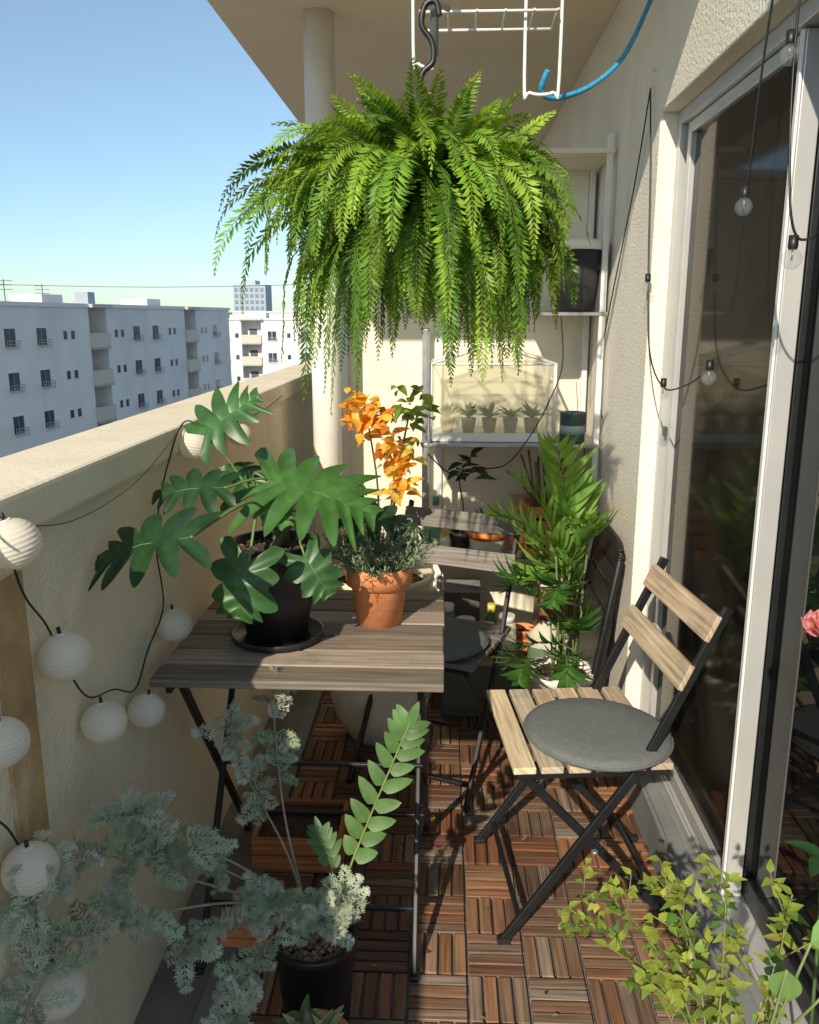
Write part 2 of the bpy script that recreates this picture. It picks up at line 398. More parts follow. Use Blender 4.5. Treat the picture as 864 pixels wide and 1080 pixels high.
# ------------------------------------------------------------------ furniture
wcolA=[(.56,.43,.29),(.60,.48,.34),(.50,.38,.26)]
wcolD=[(.21,.165,.12),(.27,.215,.165),(.17,.135,.10),(.33,.275,.22)]
def folding_chair(loc,rotz,cols):
    m=MB("folding_chair")
    for sx in(-1,1):
        x=.19*sx; xi=.172*sx
        bar(m,(x,.262,.80),(x,.10,.44),.012,.022,BLACKM); bar(m,(x,.10,.44),(x,-.20,.006),.012,.022,BLACKM)
        bar(m,(xi,-.165,.415),(xi,.215,.006),.012,.02,BLACKM)
        bar(m,(xi*1.04,-.18,.418),(xi*1.04,.165,.418),.012,.02,BLACKM)
        lathe(m,[(.008,-.004),(.008,.004)],(x*1.03,-.0,.23),GALV,n=10)
        box(m,(x,-.20,.007),(.02,.03,.014),BLACKP); box(m,(xi,.217,.007),(.02,.03,.014),BLACKP)
    bar(m,(-.19,-.165,.06),(.19,-.165,.06),.012,.012,BLACKM); bar(m,(-.172,.175,.055),(.172,.175,.055),.012,.012,BLACKM)
    bar(m,(-.172,-.13,.395),(.172,-.13,.395),.01,.01,BLACKM); bar(m,(-.19,.10,.43),(.19,.10,.43),.01,.012,BLACKM)
    for i in range(6):
        y=-.165+i*.061; box(m,(0,y,.437+U(-.001,.001)),(.40,.05,.016),WOOD,jc(random.choice(cols),.15))
    rb=Matrix.Rotation(math.radians(-24),3,'X')
    for z,y in((.645,.178),(.755,.228)):
        box(m,(0,y,z),(.40,.012,.062),WOOD,jc(random.choice(cols),.12),rb)
    return m.done(loc=loc,rotz=rotz,bevel=.0025)
folding_chair((.325,1.885,0),math.radians(-84),wcolA)
folding_chair((-.03,2.46,0),math.radians(-22),[(.15,.14,.125),(.18,.165,.15),(.12,.11,.10)])

def cushion(loc,r,h=.03):
    m=MB("seat_cushion")
    prof=[(r*.02,0),(r*.9,.001),(r*.985,h*.25),(r,h*.5),(r*.985,h*.75),(r*.9,h*.97),(r*.5,h*1.1),(.001,h*1.12)]
    lathe(m,prof,(0,0,0),FABRIC,n=48)
    tube(m,[(r*1.003*math.cos(a),r*1.003*math.sin(a),h*.5) for a in [2*math.pi*i/48 for i in range(49)]],.003,FABRIC,n=6)
    return m.done(loc=loc)
c=cushion((.36,1.81,.447),.168); c.rotation_euler=(0,math.radians(1.5),0)
cushion((-.03,2.38,.447),.165)

m=MB("folding_table")
for i in range(7):
    y=1.575+i*.0845; box(m,(-.29,y,.69+U(-.0015,.0015)),(.585+U(-.003,.003),.077,.018),WOOD,jc(random.choice(wcolD),.15))
for x in(-.55,-.03): bar(m,(x,1.55,.672),(x,2.11,.672),.014,.02,BLACKM)
for x,xi in((-.54,-.525),(-.04,-.055)):
    bar(m,(x,1.60,.665),(x,2.09,.008),.012,.022,BLACKM); bar(m,(xi,2.07,.665),(xi,1.56,.008),.012,.022,BLACKM)
    box(m,(x,2.09,.007),(.02,.034,.014),BLACKP); box(m,(xi,1.56,.007),(.02,.034,.014),BLACKP)
bar(m,(-.54,2.02,.10),(-.04,2.02,.10),.012,.012,BLACKM); bar(m,(-.525,1.64,.11),(-.055,1.64,.11),.012,.012,BLACKM)
bar(m,(-.54,1.82,.36),(-.04,1.82,.36),.01,.01,BLACKM)
m.done(bevel=.003)

m=MB("folded_black_chair")
rt=lambda pts:[V(p) for p in pts]
for y in(2.42,2.78):
    tube(m,rt([(.41,y,.005),(.52,y,.70)]),.011,BLACKM,n=8); tube(m,rt([(.45,y+.02,.005),(.505,y+.02,.55)]),.010,BLACKM,n=8)
tube(m,curve([(.52,2.42,.70),(.524,2.46,.74),(.524,2.74,.74),(.52,2.78,.70)],5),.011,BLACKM,n=8)
for z in(.50,.57,.64,.70): 
    k=(z-.005)/.695; box(m,(.41+.11*k,2.60,z),(.012,.35,.055),BLACKP,(1,1,1),Matrix.Rotation(.157,3,'Y'))
box(m,(.475,2.60,.35),(.03,.34,.26),BLACKP,(1,1,1),Matrix.Rotation(.157,3,'Y'))
m.done(bevel=.003)

# ------------------------------------------------------------------ shelf unit with its things
m=MB("storage_shelf")
for x in(-.08,.52):
    for y in(2.96,3.28): b2(m,x,x+.02,y,y+.02,-.005,1.98 if x>.3 else 1.36,GALV if x<0 else WHITEM)
for z in(.12,.545,.965): b2(m,-.085,.545,2.955,3.305,z-.012,z,GALV)
b2(m,.30,.545,2.955,3.305,1.405,1.417,GALV)
b2(m,.30,.5199,3.302,3.312,1.42,1.93,PANEL); b2(m,.30,.545,2.955,3.30,1.92,1.935,PANEL)
m.done(bevel=.002)
def gh():
    m=MB("mini_greenhouse"); x0,x1,y0,y1,z0,zw,zr=-.05,.385,3.0,3.2,.967,1.24,1.31
    xm=(x0+x1)/2; r=.006
    b2(m,x0,x1,y0,y1,z0,z0+.03,WHITEM)
    for y in(y0,y1):
        for x in(x0,x1): tube(m,[(x,y,z0),(x,y,zw)],r,WHITEM)
        tube(m,[(x0,y,zw),(xm,y,zr),(x1,y,zw)],r,WHITEM); tube(m,[(x0,y,zw),(x1,y,zw)],r*.7,WHITEM)
    for x,z in((x0,zw),(x1,zw),(xm,zr)): tube(m,[(x,y0,z),(x,y1,z)],r,WHITEM)
    for y in(y0+.001,y1-.001):
        k=m.add([(x0,y,z0+.03),(x1,y,z0+.03),(x1,y,zw),(xm,y,zr),(x0,y,zw)]); m.face((k,k+1,k+2,k+3,k+4),PANE)
    for a,b in(((x0,zw),(xm,zr)),((xm,zr),(x1,zw))):
        k=m.add([(a[0],y0,a[1]),(b[0],y0,b[1]),(b[0],y1,b[1]),(a[0],y1,a[1])]); m.face((k,k+1,k+2,k+3),PANE)
    for i in range(5):
        x=x0+.06+i*.075; lathe(m,[(.02,0),(.028,.05),(.026,.05)],(x,3.04,z0+.031),COLM,(.35,.28,.18),n=14)
        for _ in range(16): leaf(m,(x,3.04,z0+.08),(U(-1,1),U(-1,1),U(.3,1.2)),(0,0,1),U(.04,.08),.02,LEAF,jc((.10,.18,.04)))
    m.done()
gh()
def bucket(name,c,rt,rb,h,mat,rimmat):
    m=MB(name); lathe(m,[(rb,0),(rt,h*.93),(rt*.97,h*.93)],c,mat,n=30); lathe(m,[(rt*1.0,h*.86),(rt*1.07,h*.865),(rt*1.07,h*.97),(rt*.98,h),(rt*.9,h),(rt*.85,h*.9)],c,rimmat,n=30)
    tube(m,[V(c)+V((rt*1.07*math.cos(a),-rt*.6*math.sin(a)-.01,h*.9-rt*1.1*math.sin(a))) for a in [math.pi*i/14 for i in range(15)]],.0022,GALV,n=4)
    return m.done()
bucket("black_bucket",(.445,3.02,1.418),.087,.068,.235,BUCK,WPLAST)
m=MB("green_tin_can"); lathe(m,[(.044,0),(.046,.004),(.045,.006),(.045,.10),(.047,.104),(.043,.106),(.042,.1)],(.455,3.025,.966),COLM,(.05,.09,.08),n=24); lathe(m,[(.0456,.03),(.0456,.06)],(.455,3.025,.966),COLM,(.35,.45,.42),n=24); m.done()
m=MB("white_flower_pot"); pot(m,(.16,3.0,.546),.075,.055,.125,WPLAST); lathe(m,[(.0690,.070),(.0735,.097)],(.16,3.0,.546),COLM,(.65,.20,.05),n=36)
for _ in range(22): leaf(m,(.16+U(-.02,.02),3.0+U(-.02,.02),.66),(U(-1,1),U(-1,1),U(.4,1.6)),(0,0,1),U(.05,.09),.022,LEAF,jc((.08,.14,.04)))
m.done()
m=MB("wooden_crate")
for z in(.57,.62,.67,.72): 
    for y in(2.95,3.13): box(m,(.40,y,z),(.20,.012,.038),WOOD,jc((.56,.26,.08),.15))
    for x in(.30,.50): box(m,(x,3.04,z),(.012,.165,.038),WOOD,jc((.56,.26,.08),.15))
box(m,(.40,3.04,.551),(.19,.165,.008),WOOD,(.3,.15,.06)); 
for i in range(16): 
    tube(m,[(.40+U(-.07,.07),3.04+U(-.06,.06),.56),(.36+U(-.09,.09),3.04+U(-.08,.08),U(.78,.94))],.005,WOOD,jc((.14,.08,.05),.3),5)
m.done(bevel=.0015)
m=MB("storage_stool")
box(m,(.13,2.87,.10),(.27,.15,.196),COLM,(.08,.085,.075)); box(m,(.13,2.87,.206),(.29,.165,.014),WOOD,(.35,.28,.2)); m.done(bevel=.003)
def jar(x,y,z,r,h,c):
    m=MB("glass_jar"); lathe(m,[(r*.9,0),(r,.01),(r,h*.75),(r*.8,h*.86)],(x,y,z),COLM,c,n=20); lathe(m,[(r*.83,h*.861),(r*.83,h)],(x,y,z),COLM,(.7,.69,.65),n=20)
    lathe(m,[(r*1.01,h*.2),(r*1.01,h*.55)],(x,y,z),COLM,(.72,.66,.52),n=20); m.done()
jar(.08,2.85,.2135,.042,.14,(.34,.15,.08)); jar(.16,2.88,.2135,.034,.11,(.16,.10,.05)); jar(.225,2.84,.2135,.036,.16,(.55,.5,.4)); jar(.015,2.89,.2135,.03,.18,(.12,.2,.12))
def bottle(x,y,z,h,r,c1,c2):
    m=MB("plastic_bottle"); lathe(m,[(r*.9,0),(r,.006),(r,h*.62),(r*.85,h*.70),(r*.35,h*.82),(r*.35,h*.86)],(x,y,z),COLM,c1,n=20); lathe(m,[(r*.42,h*.861),(r*.42,h)],(x,y,z),COLM,c2,n=14)
    lathe(m,[(r*1.01,h*.15),(r*1.01,h*.5)],(x,y,z),COLM,c2,n=20); m.done()
bottle(-.03,3.0,.546,.22,.030,(.8,.8,.76),(.12,.34,.20)); bottle(.265,2.99,.546,.19,.026,(.75,.72,.65),(.65,.22,.08)); bottle(.18,2.99,.122,.24,.036,(.10,.22,.10),(.7,.6,.15)); bottle(.0,2.99,.546,.15,.022,(.6,.5,.12),(.8,.8,.8))
m=MB("cardboard_box"); b2(m,.27,.47,3.15,3.29,.546,.70,COLM,(.42,.30,.18)); b2(m,.262,.478,3.145,3.295,.7005,.716,COLM,(.46,.34,.21)); m.done(bevel=.003)
m=MB("small_terracotta_pots")
for x,y,z in((.30,3.0,.122),(.30,3.0,.155),(.30,3.0,.188),(-.02,3.14,.546)): pot(m,(x,y,z),.05,.036,.08,TERRA,rim=.006,rimh=.02)
m.done()
m=MB("potting_soil_bag")
k=[]
for i in range(9):
    z=.0+i*.045; w=.09*(1-.12*abs(i-4)/4)*(.5 if i==8 else 1); dpt=.055*math.sin(math.pi*min(1,(i+1.2)/9.2))**.5*(.15 if i==8 else 1)
    k.append(m.add([V((.385+w*math.cos(a)*(1+U(-.04,.04)),2.82+dpt*math.sin(a)*(1+U(-.1,.1)),z)) for a in [2*math.pi*j/20 for j in range(20)]]))
for i in range(8):
    for j in range(20): m.face((k[i]+j,k[i]+(j+1)%20,k[i+1]+(j+1)%20,k[i+1]+j),COLM,(.10,.16,.09) if 2<=i<=5 else (.50,.46,.36),True)
m.done()
m=MB("potted_seedling"); pot(m,(.06,3.02,.546),.042,.03,.085,BLACKP)
st=curve([(.06,3.02,.62),(.07,3.0,.72),(.055,2.99,.83),(.08,2.97,.90)],5); tube(m,st,.004,STEM,(.10,.07,.04),5,.002)
for _ in range(16):
    p=st[-1]+V((U(-.03,.03),U(-.03,.03),U(-.06,.02))); leaf(m,p,(U(-1,1),U(-1,.3),U(-.3,.6)),(0,-.3,1),U(.05,.085),U(.03,.04),LEAFG,jc((.03,.06,.025),.3))
m.done()
m=MB("storage_bin"); b2(m,.0,.14,3.05,3.2,.122,.38,COLM,(.10,.09,.08)); b2(m,-.005,.145,3.045,3.205,.381,.395,COLM,(.3,.3,.3)); m.done(bevel=.006)
m=MB("storage_bin"); b2(m,.36,.50,3.0,3.22,.122,.42,COLM,(.24,.12,.05)); b2(m,.355,.505,2.995,3.225,.421,.435,COLM,(.6,.58,.5)); m.done(bevel=.006)
m=MB("black_cable"); tube(m,curve([(-.06,2.95,.93),(.03,2.93,.86),(.14,2.93,.88),(.22,2.93,.90),(.30,2.94,1.0),(.36,2.94,1.12),(.40,2.945,1.24),(.39,2.95,1.40)],8),.0024,BLACKM,n=5); m.done()

# ------------------------------------------------------------------ big urn with croton
m=MB("ceramic_urn")
U0=(-.21,2.66,0)
lathe(m,[(.09,0),(.11,.012),(.155,.10),(.182,.21),(.19,.31),(.182,.42),(.165,.50),(.16,.54),(.178,.565),(.182,.58),(.17,.585),(.155,.57),(.15,.54)],U0,CERA,n=48)
lathe(m,[(.152,.545),(.08,.552),(.001,.555)],U0,SOIL,n=24,jit=.003)
m.done()
m=MB("croton_plant")
orange=[(.82,.42,.04),(.78,.33,.03),(.84,.55,.08),(.68,.24,.03),(.74,.52,.10)]; grn=[(.12,.23,.03),(.20,.30,.04),(.38,.40,.06)]
def tuft(c,n,cols,L=.046,sp=.055):
    for _ in range(n):
        p=V(c)+V((U(-sp,sp),U(-sp,sp),U(-sp,sp)))
        leaf(m,p,(U(-1,1),U(-1,.7),U(-.7,.6)),(0,-.5,1),L*U(.5,1.3),L*.7*U(.7,1.1),LEAFG if cols is grn else LEAF,jc(random.choice(cols),.2),5,.16,.45)
for path,tips in(([(-.22,2.66,.55),(-.21,2.63,.85),(-.24,2.58,1.11)],[((-.25,2.57,1.12),60,orange),((-.20,2.56,1.07),26,orange)]),
                 ([(-.2,2.65,.55),(-.17,2.62,.8),(-.14,2.58,.98)],[((-.14,2.57,.99),44,orange),((-.15,2.58,.90),26,orange)]),
                 ([(-.19,2.67,.55),(-.15,2.66,.9),(-.11,2.62,1.11)],[((-.10,2.6,1.14),40,grn),((-.11,2.6,1.04),16,grn)]),
                 ([(-.21,2.66,.55),(-.26,2.6,.7),(-.27,2.56,.80)],[((-.26,2.56,.80),18,orange+grn)])):
    tube(m,curve(path,5),.005,STEM,(.12,.09,.05),6,.0025)
    for t in tips: tuft(*t)
m.done()

# ------------------------------------------------------------------ table plants
m=MB("philodendron_plant")
PB=V((-.37,1.77,.699))
lathe(m,[(.085,0),(.10,.004),(.105,.018),(.10,.019),(.095,.012),(.001,.011)],PB,BLACKP,n=32)
pot(m,PB+V((0,0,.011)),.098,.068,.215,BLACKP,rim=.010,rimh=.03)
pebbles(m,PB+V((0,0,.207)),.083,420,[(.16,.09,.05),(.25,.15,.09),(.10,.06,.04)])
for i in range(3): tube(m,curve([PB+V((U(-.02,.02),U(-.02,.02),.2)),PB+V((U(-.03,.03),U(-.03,.03),.25)),PB+V((U(-.04,.04),U(-.04,.04),.30))],4),.011,STEM,(.16,.15,.07),7,.007)
dk=(.024,.068,.022); md=(.04,.115,.028); lt=(.09,.21,.05)
LV=[((-.36,1.69,1.07),(.92,-.30,-.05),(-.05,-.50,.87),.23,.27,(.06,.15,.035),8,.66),
    ((-.50,1.73,1.16),(.6,-.1,.55),(.1,-.7,.6),.14,.15,md,6,.68),
    ((-.43,1.37,1.035),(-.95,-.05,-.05),(.1,-.45,.88),.17,.20,dk,6,.74),
    ((-.43,1.60,1.075),(-.9,-.1,.05),(.1,-.6,.8),.14,.13,dk,6,.68),
    ((-.375,1.55,.94),(-.15,-.40,-.85),(.05,-1,.25),.11,.15,md,5,.36),
    ((-.285,1.66,.92),(.55,-.25,-.75),(.2,-1,.4),.095,.11,md,5,.36),
    ((-.23,1.90,.95),(.95,.15,-.05),(0,-.45,.9),.19,.18,dk,7,.68),
    ((-.31,1.85,1.02),(.75,.5,.15),(-.1,-.5,.85),.15,.14,md,6,.66),
    ((-.43,1.80,1.04),(-.5,.7,.4),(.1,-.5,.8),.13,.13,md,6,.66),
    ((-.36,1.66,1.03),(.5,-.75,-.1),(0,-.5,.85),.09,.09,lt,5,.6)]
for a,d,n,Lf,W,c,nl,dp in LV:
    a=V(a); s0=PB+V((U(-.03,.03),U(-.03,.03),.25)); mid=s0.lerp(a,.5)+V((0,0,.06))-V(d)*.03
    tube(m,curve([s0,mid,a],8),.0035,STEM,(.16,.24,.08),6,.0025)
    lobed(m,a,d,n,Lf,W,LEAFG,jc(c,.1),nl,dp)
m.done()

m=MB("terracotta_pot_herb")
TB0=V((-.15,1.885,.699))
lathe(m,[(.052,0),(.066,.095),(.0665,.0955),(.077,.096),(.080,.138),(.078,.141),(.070,.141),(.067,.12)],TB0,TERRA,n=48)
lathe(m,[(.068,.122),(.03,.126),(.001,.127)],TB0,SOIL,n=20,jit=.002)
for _ in range(330):
    a=U(0,6.28); r=.06*math.sqrt(R()); p=TB0+V((r*math.cos(a),r*math.sin(a),.125)); lean=r/.06
    L_=U(.05,.12); e=math.radians(88-60*lean*U(.5,1.1))
    pts=arcpath(p,a+U(-.5,.5),e,L_,U(-.2,.8),5); tube(m,pts,.0014,STEM,(.20,.23,.15),3,.0008)
    for i in range(1,6):
        for s in range(4):
            q2=pts[i]; dd=V((U(-1,1),U(-1,1),U(-.1,1.1))); c=jc((.27,.34,.21),.25)
            leaf(m,q2,dd,(0,0,1),U(.010,.018),.0035,SILV,c,2,.1,.1)
m.done()

# ------------------------------------------------------------------ hanging fern
m=MB("hanging_boston_fern")
F0=V((-.045,1.80,1.60))
lathe(m,[(.07,-.13),(.095,-.02),(.10,0),(.096,.002),(.09,-.01),(.001,-.008)],F0,BLACKP,n=30)
for a in(.3,2.4,4.5): tube(m,[F0+V((.098*math.cos(a),.098*math.sin(a),0)),F0+V((0,0,.24))],.0016,BLACKM,n=4)
NF=460
for k in range(NF):
    az=k*2.39996+U(-.3,.3); ring=(k/NF)
    if ring<.25: el=math.radians(U(55,88)); Lf=U(.18,.33); dr=U(.5,2.0)
    elif ring<.55: el=math.radians(U(38,74)); Lf=U(.27,.42); dr=U(1.9,3.2)
    else: el=math.radians(U(-15,58)); Lf=U(.27,.50); dr=U(1.9,3.6)
    Lf*=.93-.08*math.cos(az)
    bs=F0+V((math.cos(az)*U(.01,.08),math.sin(az)*U(.01,.08),0))
    tone=U(.6,1.35); yel=U(0,1)**1.1
    base=((.065+.13*yel)*tone,(.18+.16*yel)*tone,(.026+.014*yel)*tone)
    tipw=U(.5,.9)
    pinnate(m,bs,az,el,Lf,dr,40,.034,.0110,LEAF,lambda t,b=base:jc((b[0]*(1+.6*t),b[1]*(1+.35*t),b[2]),.15),(.16,.15,.04),start=.08,ang=78,quad=True,roll=U(-.9,.9),r=.0012,prof=lambda t,w=tipw:max(.12,math.sin(math.pi*min(1,.15+t*.85))**w))
m.done()
m=MB("fern_hook")
tube(m,curve([(-.035,1.8,1.80),(-.055,1.8,1.83),(-.05,1.8,1.865),(-.03,1.8,1.885),(-.032,1.8,1.92),(-.052,1.8,1.95),(-.045,1.8,1.985),(-.025,1.8,1.99),(-.018,1.8,1.965)],6),.006,BLACKM,n=8)
tube(m,[(-.035,1.8,1.83),(-.035,1.8,1.70)],.004,GALV,n=6); m.done()
m=MB("laundry_pole_bracket")
tube(m,[(-.028,1.83,1.90),(-.028,1.83,2.40)],.009,GALV,n=12); tube(m,[(-.06,1.79,2.0),(.0,1.87,2.0)],.006,GALV)
tube(m,curve([(-.07,1.85,2.4),(-.07,1.85,1.93),(-.06,1.85,1.895),(-.03,1.85,1.885)],5),.0035,WHITEM,n=8)
m.done()
m=MB("laundry_drying_rack")
for y in(1.98,2.10): tube(m,[(-.06,y,2.03),(.23,y,2.03)],.0032,WHITEM,n=8)
for x in(-.06,.0,.06,.12,.18,.23): tube(m,[(x,1.97,2.03),(x,2.11,2.03)],.0022,WHITEM,n=6)
for x,w in((.165,.075),):
    tube(m,curve([(x,2.0,2.40),(x,2.0,1.91),(x+.012,2.0,1.875),(x+w-.012,2.0,1.875),(x+w,2.0,1.91),(x+w,2.0,2.40)],5),.0038,WHITEM,n=8)
m.done()
m=MB("blue_rope"); tube(m,curve([(.55,2.50,2.26),(.44,2.30,2.04),(.34,2.16,1.93),(.24,2.05,1.875),(.205,2.02,1.885),(.215,2.0,1.92)],8),.006,ROPE,n=8); m.done()

# ------------------------------------------------------------------ paper lanterns
LN=[(1.07,1.104,.037),(1.18,.896,.040),(1.30,.726,.038),(1.50,.65,.036),(1.69,.756,.038),(1.90,1.118,.040),(2.36,1.075,.034),(.99,.855,.035),(1.02,.645,.038),(1.05,.417,.042)]
for y,z,r in LN:
    m=MB("paper_lantern"); prof=[]
    for i in range(57):
        a=math.pi*(.07+.86*i/56); prof.append((r*math.sin(a)*(1+.018*math.sin(i*math.pi*2/4)),-r*.93*math.cos(a)))
    lathe(m,prof,(0,0,0),PAPER,n=28)
    lathe(m,[(r*.24,r*.90),(r*.24,r*.95),(r*.20,r*.95)],(0,0,0),WHITEM,n=16); tube(m,[(0,0,r*.9),(0,0,r*1.2)],.003,BLACKM,n=6)
    o=m.done(loc=(-.618+r+.004,y,z)); o.rotation_euler=(U(-.25,.25),U(-.12,.2),U(0,6))
m=MB("lantern_string_cable")
X=-.598
def cab(pts): tube(m,curve(pts,8),.0018,BLACKM,n=5)
cab([(X,.90,1.19),(X,.99,1.16),(X,1.07,1.15),(X,1.12,1.02),(X,1.18,.945),(X,1.24,.84),(X,1.30,.772),(X,1.40,.74),(X,1.50,.694),(X,1.58,.74),(X,1.69,.80),(X-.01,1.70,.92),(X-.01,1.73,1.0),(X,1.78,1.09),(X+.005,1.90,1.168),(X+.004,2.1,1.12),(X,2.36,1.12),(X,2.7,1.10),(X,3.1,1.12)])
cab([(X,.90,.95),(X,.99,.90),(X,.97,.78),(X,1.02,.70),(X,1.06,.60),(X,1.05,.47),(X,1.0,.3)])
tube(m,curve([(X,1.07,1.13),(X,1.3,1.08),(X,1.6,1.09),(X,1.9,1.16)],8),.0009,BLACKM,n=4)
m.done()

# ------------------------------------------------------------------ clear bulb string lights
m=MB("bulb_string_lights")
SX=WX-.012
def wp(y,z,dx=0): return (SX+dx,y*1.12,1.4+(z-1.4)*1.13)
def cb(pts,r=.0022): tube(m,curve(pts,8),r,BLACKM,n=5)
def bulb(p):
    p=V(p); lathe(m,[(.0075,.0),(.0078,-.018),(.006,-.022)],p,BLACKP,n=12)
    prof=[(.006,-.020)]+[(.016*math.sin(a),-.036+.016*math.cos(a)) for a in [math.pi*(.15+.85*i/9) for i in range(10)]]
    lathe(m,prof,p,CLEAR,n=16); tube(m,[p+V((0,0,-.022)),p+V((0,0,-.038))],.0015,GALV,n=4)
H=wp(2.22,1.93)
cb([H,wp(2.35,1.72),wp(2.6,1.42),wp(2.75,1.2),wp(2.62,1.1)])
cb([H,wp(2.16,1.75,-.003),wp(2.11,1.49,-.003),wp(2.05,1.32,-.003),wp(1.90,1.25,-.003),wp(1.72,1.27,-.003),wp(1.58,1.31,-.003)])
bulb(wp(2.11,1.50,-.004)); bulb(wp(1.90,1.27,-.004)); bulb(wp(1.58,1.325,-.004))
cb([wp(1.36,2.02),wp(1.42,1.88),wp(1.45,1.75),wp(1.47,1.60)]); bulb(wp(1.47,1.605,-.003)); bulb(wp(1.42,1.90,-.003))
cb([wp(1.30,2.0),wp(1.32,1.80),wp(1.30,1.62),wp(1.25,1.51),wp(1.14,1.52),wp(1.0,1.62)]); bulb(wp(1.33,1.79,-.003)); bulb(wp(1.25,1.51,-.003))
for y,z in((2.22,1.97),(1.62,2.12)):
    y*=1.12; z=1.4+(z-1.4)*1.13
    tube(m,curve([(SX+.011,y,z),(SX,y,z-.005),(SX-.008,y,z-.03),(SX-.002,y,z-.045),(SX+.004,y,z-.03)],4),.003,WHITEM,n=6)
m.done()

# ------------------------------------------------------------------ palm in white pot
m=MB("potted_palm")
P0=V((.365,2.46,0)); pot(m,P0,.105,.075,.34,WPLAST,rim=.014,rimh=.03)
pebbles(m,P0+V((0,0,.322)),.085,200,[(.10,.06,.04),(.2,.13,.08)])
pc=lambda t:jc((.07,.18,.035),.28)
pc2=lambda t:jc((.18,.33,.06),.25)
for k in range(16):
    h=U(.04,.46) ; b=P0+V((U(-.05,.05),U(-.05,.05),.32)); top=b+V((U(-.05,.03),U(-.06,.03),h))
    tube(m,[b,b.lerp(top,.5),top],.0035,STEM,(.14,.20,.06),5,.0028)
    az=random.choice([U(2.2,5.2),U(0,6.28)])
    pinnate(m,top,az,math.radians(U(35,78)),U(.16,.26),U(.9,2.0),8,.12,.024,LEAF,pc if R()<.55 else pc2,(.16,.22,.06),start=.22,ang=46,roll=U(-.5,.5),leafdroop=.4)
for az,el,hh,Lr in((4.2,88,.74,.36),(3.3,76,.68,.34),(1.2,82,.64,.30),(5.4,74,.62,.26),(2.8,62,.60,.32)):
    b=P0+V((0,0,.32)); t_=P0+V((0,0,hh)); tube(m,[b,t_],.004,STEM,(.2,.26,.08),5,.003)
    pinnate(m,t_,az,math.radians(el),Lr,.8,10,.13,.026,LEAF,pc2,(.16,.22,.06),start=.1,ang=42,leafdroop=.35)
m.done()

# ------------------------------------------------------------------ foreground left: silver foliage
def silver(mb,base,d,nrm,L_,col):
    d=V(d).normalized(); s=d.cross(V(nrm))
    if s.length<.05: s=d.cross(V((1,0,0)))
    s.normalize(); n=s.cross(d); base=V(base)
    cv=U(-.35,.2)
    tube(mb,[base,base+d*L_*.5+n*cv*L_*.25,base+d*L_+n*L_*cv],.0010,SILV,col,3,.0006)
    P=6
    for i in range(P):
        t=(i+1)/P; p=base+d*L_*t+n*L_*cv*t*t; c=jc(col,.14)
        for sg in((-1,1) if i<P-1 else (-1,0,1)):
            a=math.radians(60-24*t+U(-8,8))*(0 if sg==0 else 1)
            pd=(d*math.cos(a)+s*sg*math.sin(a)+n*U(-.15,.3)).normalized(); pl=L_*.36*(1.15-.6*abs(t-.45))*U(.85,1.15)
            leaf(mb,p,pd,n,pl,pl*.20,SILV,c,4,.1,U(0,.3),.6,.6)
            q3=pd.cross(n)
            if q3.length<.1: continue
            q3.normalize()
            for tt in(.35,.62):
                for s2 in(-1,1):
                    leaf(mb,p+pd*pl*tt,(pd*.8+q3*s2*.7+n*U(-.1,.1)),n,pl*.42,pl*.14,SILV,c,3,.1,.1,.6,.6)
m=MB("silver_acacia_plant")
A0=V((-.245,1.42,0)); pot(m,A0,.082,.062,.22,BLACKP,rim=.008,rimh=.02)
pebbles(m,A0+V((0,0,.205)),.07,420,[(.32,.22,.14),(.22,.14,.09),(.42,.32,.22)],.005)
ac=(.46,.50,.39)
B0=A0+V((0,0,.2))
branches=[([B0,(-.30,1.46,.36),(-.38,1.50,.50),(-.43,1.54,.60)],.5),
 ([B0,(-.31,1.50,.40),(-.34,1.57,.55),(-.355,1.62,.67)],.5),
 ([B0,(-.33,1.38,.34),(-.43,1.33,.44),(-.51,1.28,.50)],.5),
 ([B0,(-.36,1.34,.36),(-.48,1.22,.50),(-.55,1.12,.60),(-.57,1.0,.60)],.5),
 ([B0,(-.34,1.32,.36),(-.46,1.18,.45),(-.54,1.06,.50),(-.57,.94,.46)],.5),
 ([B0,(-.30,1.36,.30),(-.37,1.28,.36),(-.43,1.20,.36)],.5),
 ([B0,(-.28,1.36,.29),(-.32,1.26,.30),(-.34,1.16,.27)],.5),
 ([B0,(-.26,1.40,.28),(-.28,1.36,.33),(-.30,1.33,.37)],.5),
 ([B0,(-.21,1.41,.28),(-.18,1.38,.33)],.4),([B0,(-.23,1.39,.27),(-.22,1.35,.31)],.5),
 ([B0,(-.33,1.36,.38),(-.43,1.27,.52),(-.50,1.20,.62)],.55)]
for bp,st_ in branches:
    pts=curve(bp,7); tube(m,pts,.003,STEM,(.32,.28,.22),6,.001); n=len(pts)
    for i in range(int(n*st_),n):
        for _ in range(2 if i<n-2 else 5):
            silver(m,pts[i],(U(-1,1),U(-1,.6),U(-.4,.9)),(U(-.4,.4),-.6,.8),U(.032,.062),ac if R()<.7 else (.32,.40,.27))
m.done()
m=MB("blue_star_fern")
b=V((-.20,1.42,.205)); fp=curve([b,(-.185,1.42,.33),(-.14,1.43,.46),(-.085,1.44,.60),(-.06,1.45,.66)],4)
tube(m,curve(fp,2),.003,STEM,(.20,.24,.08),6,.0012)
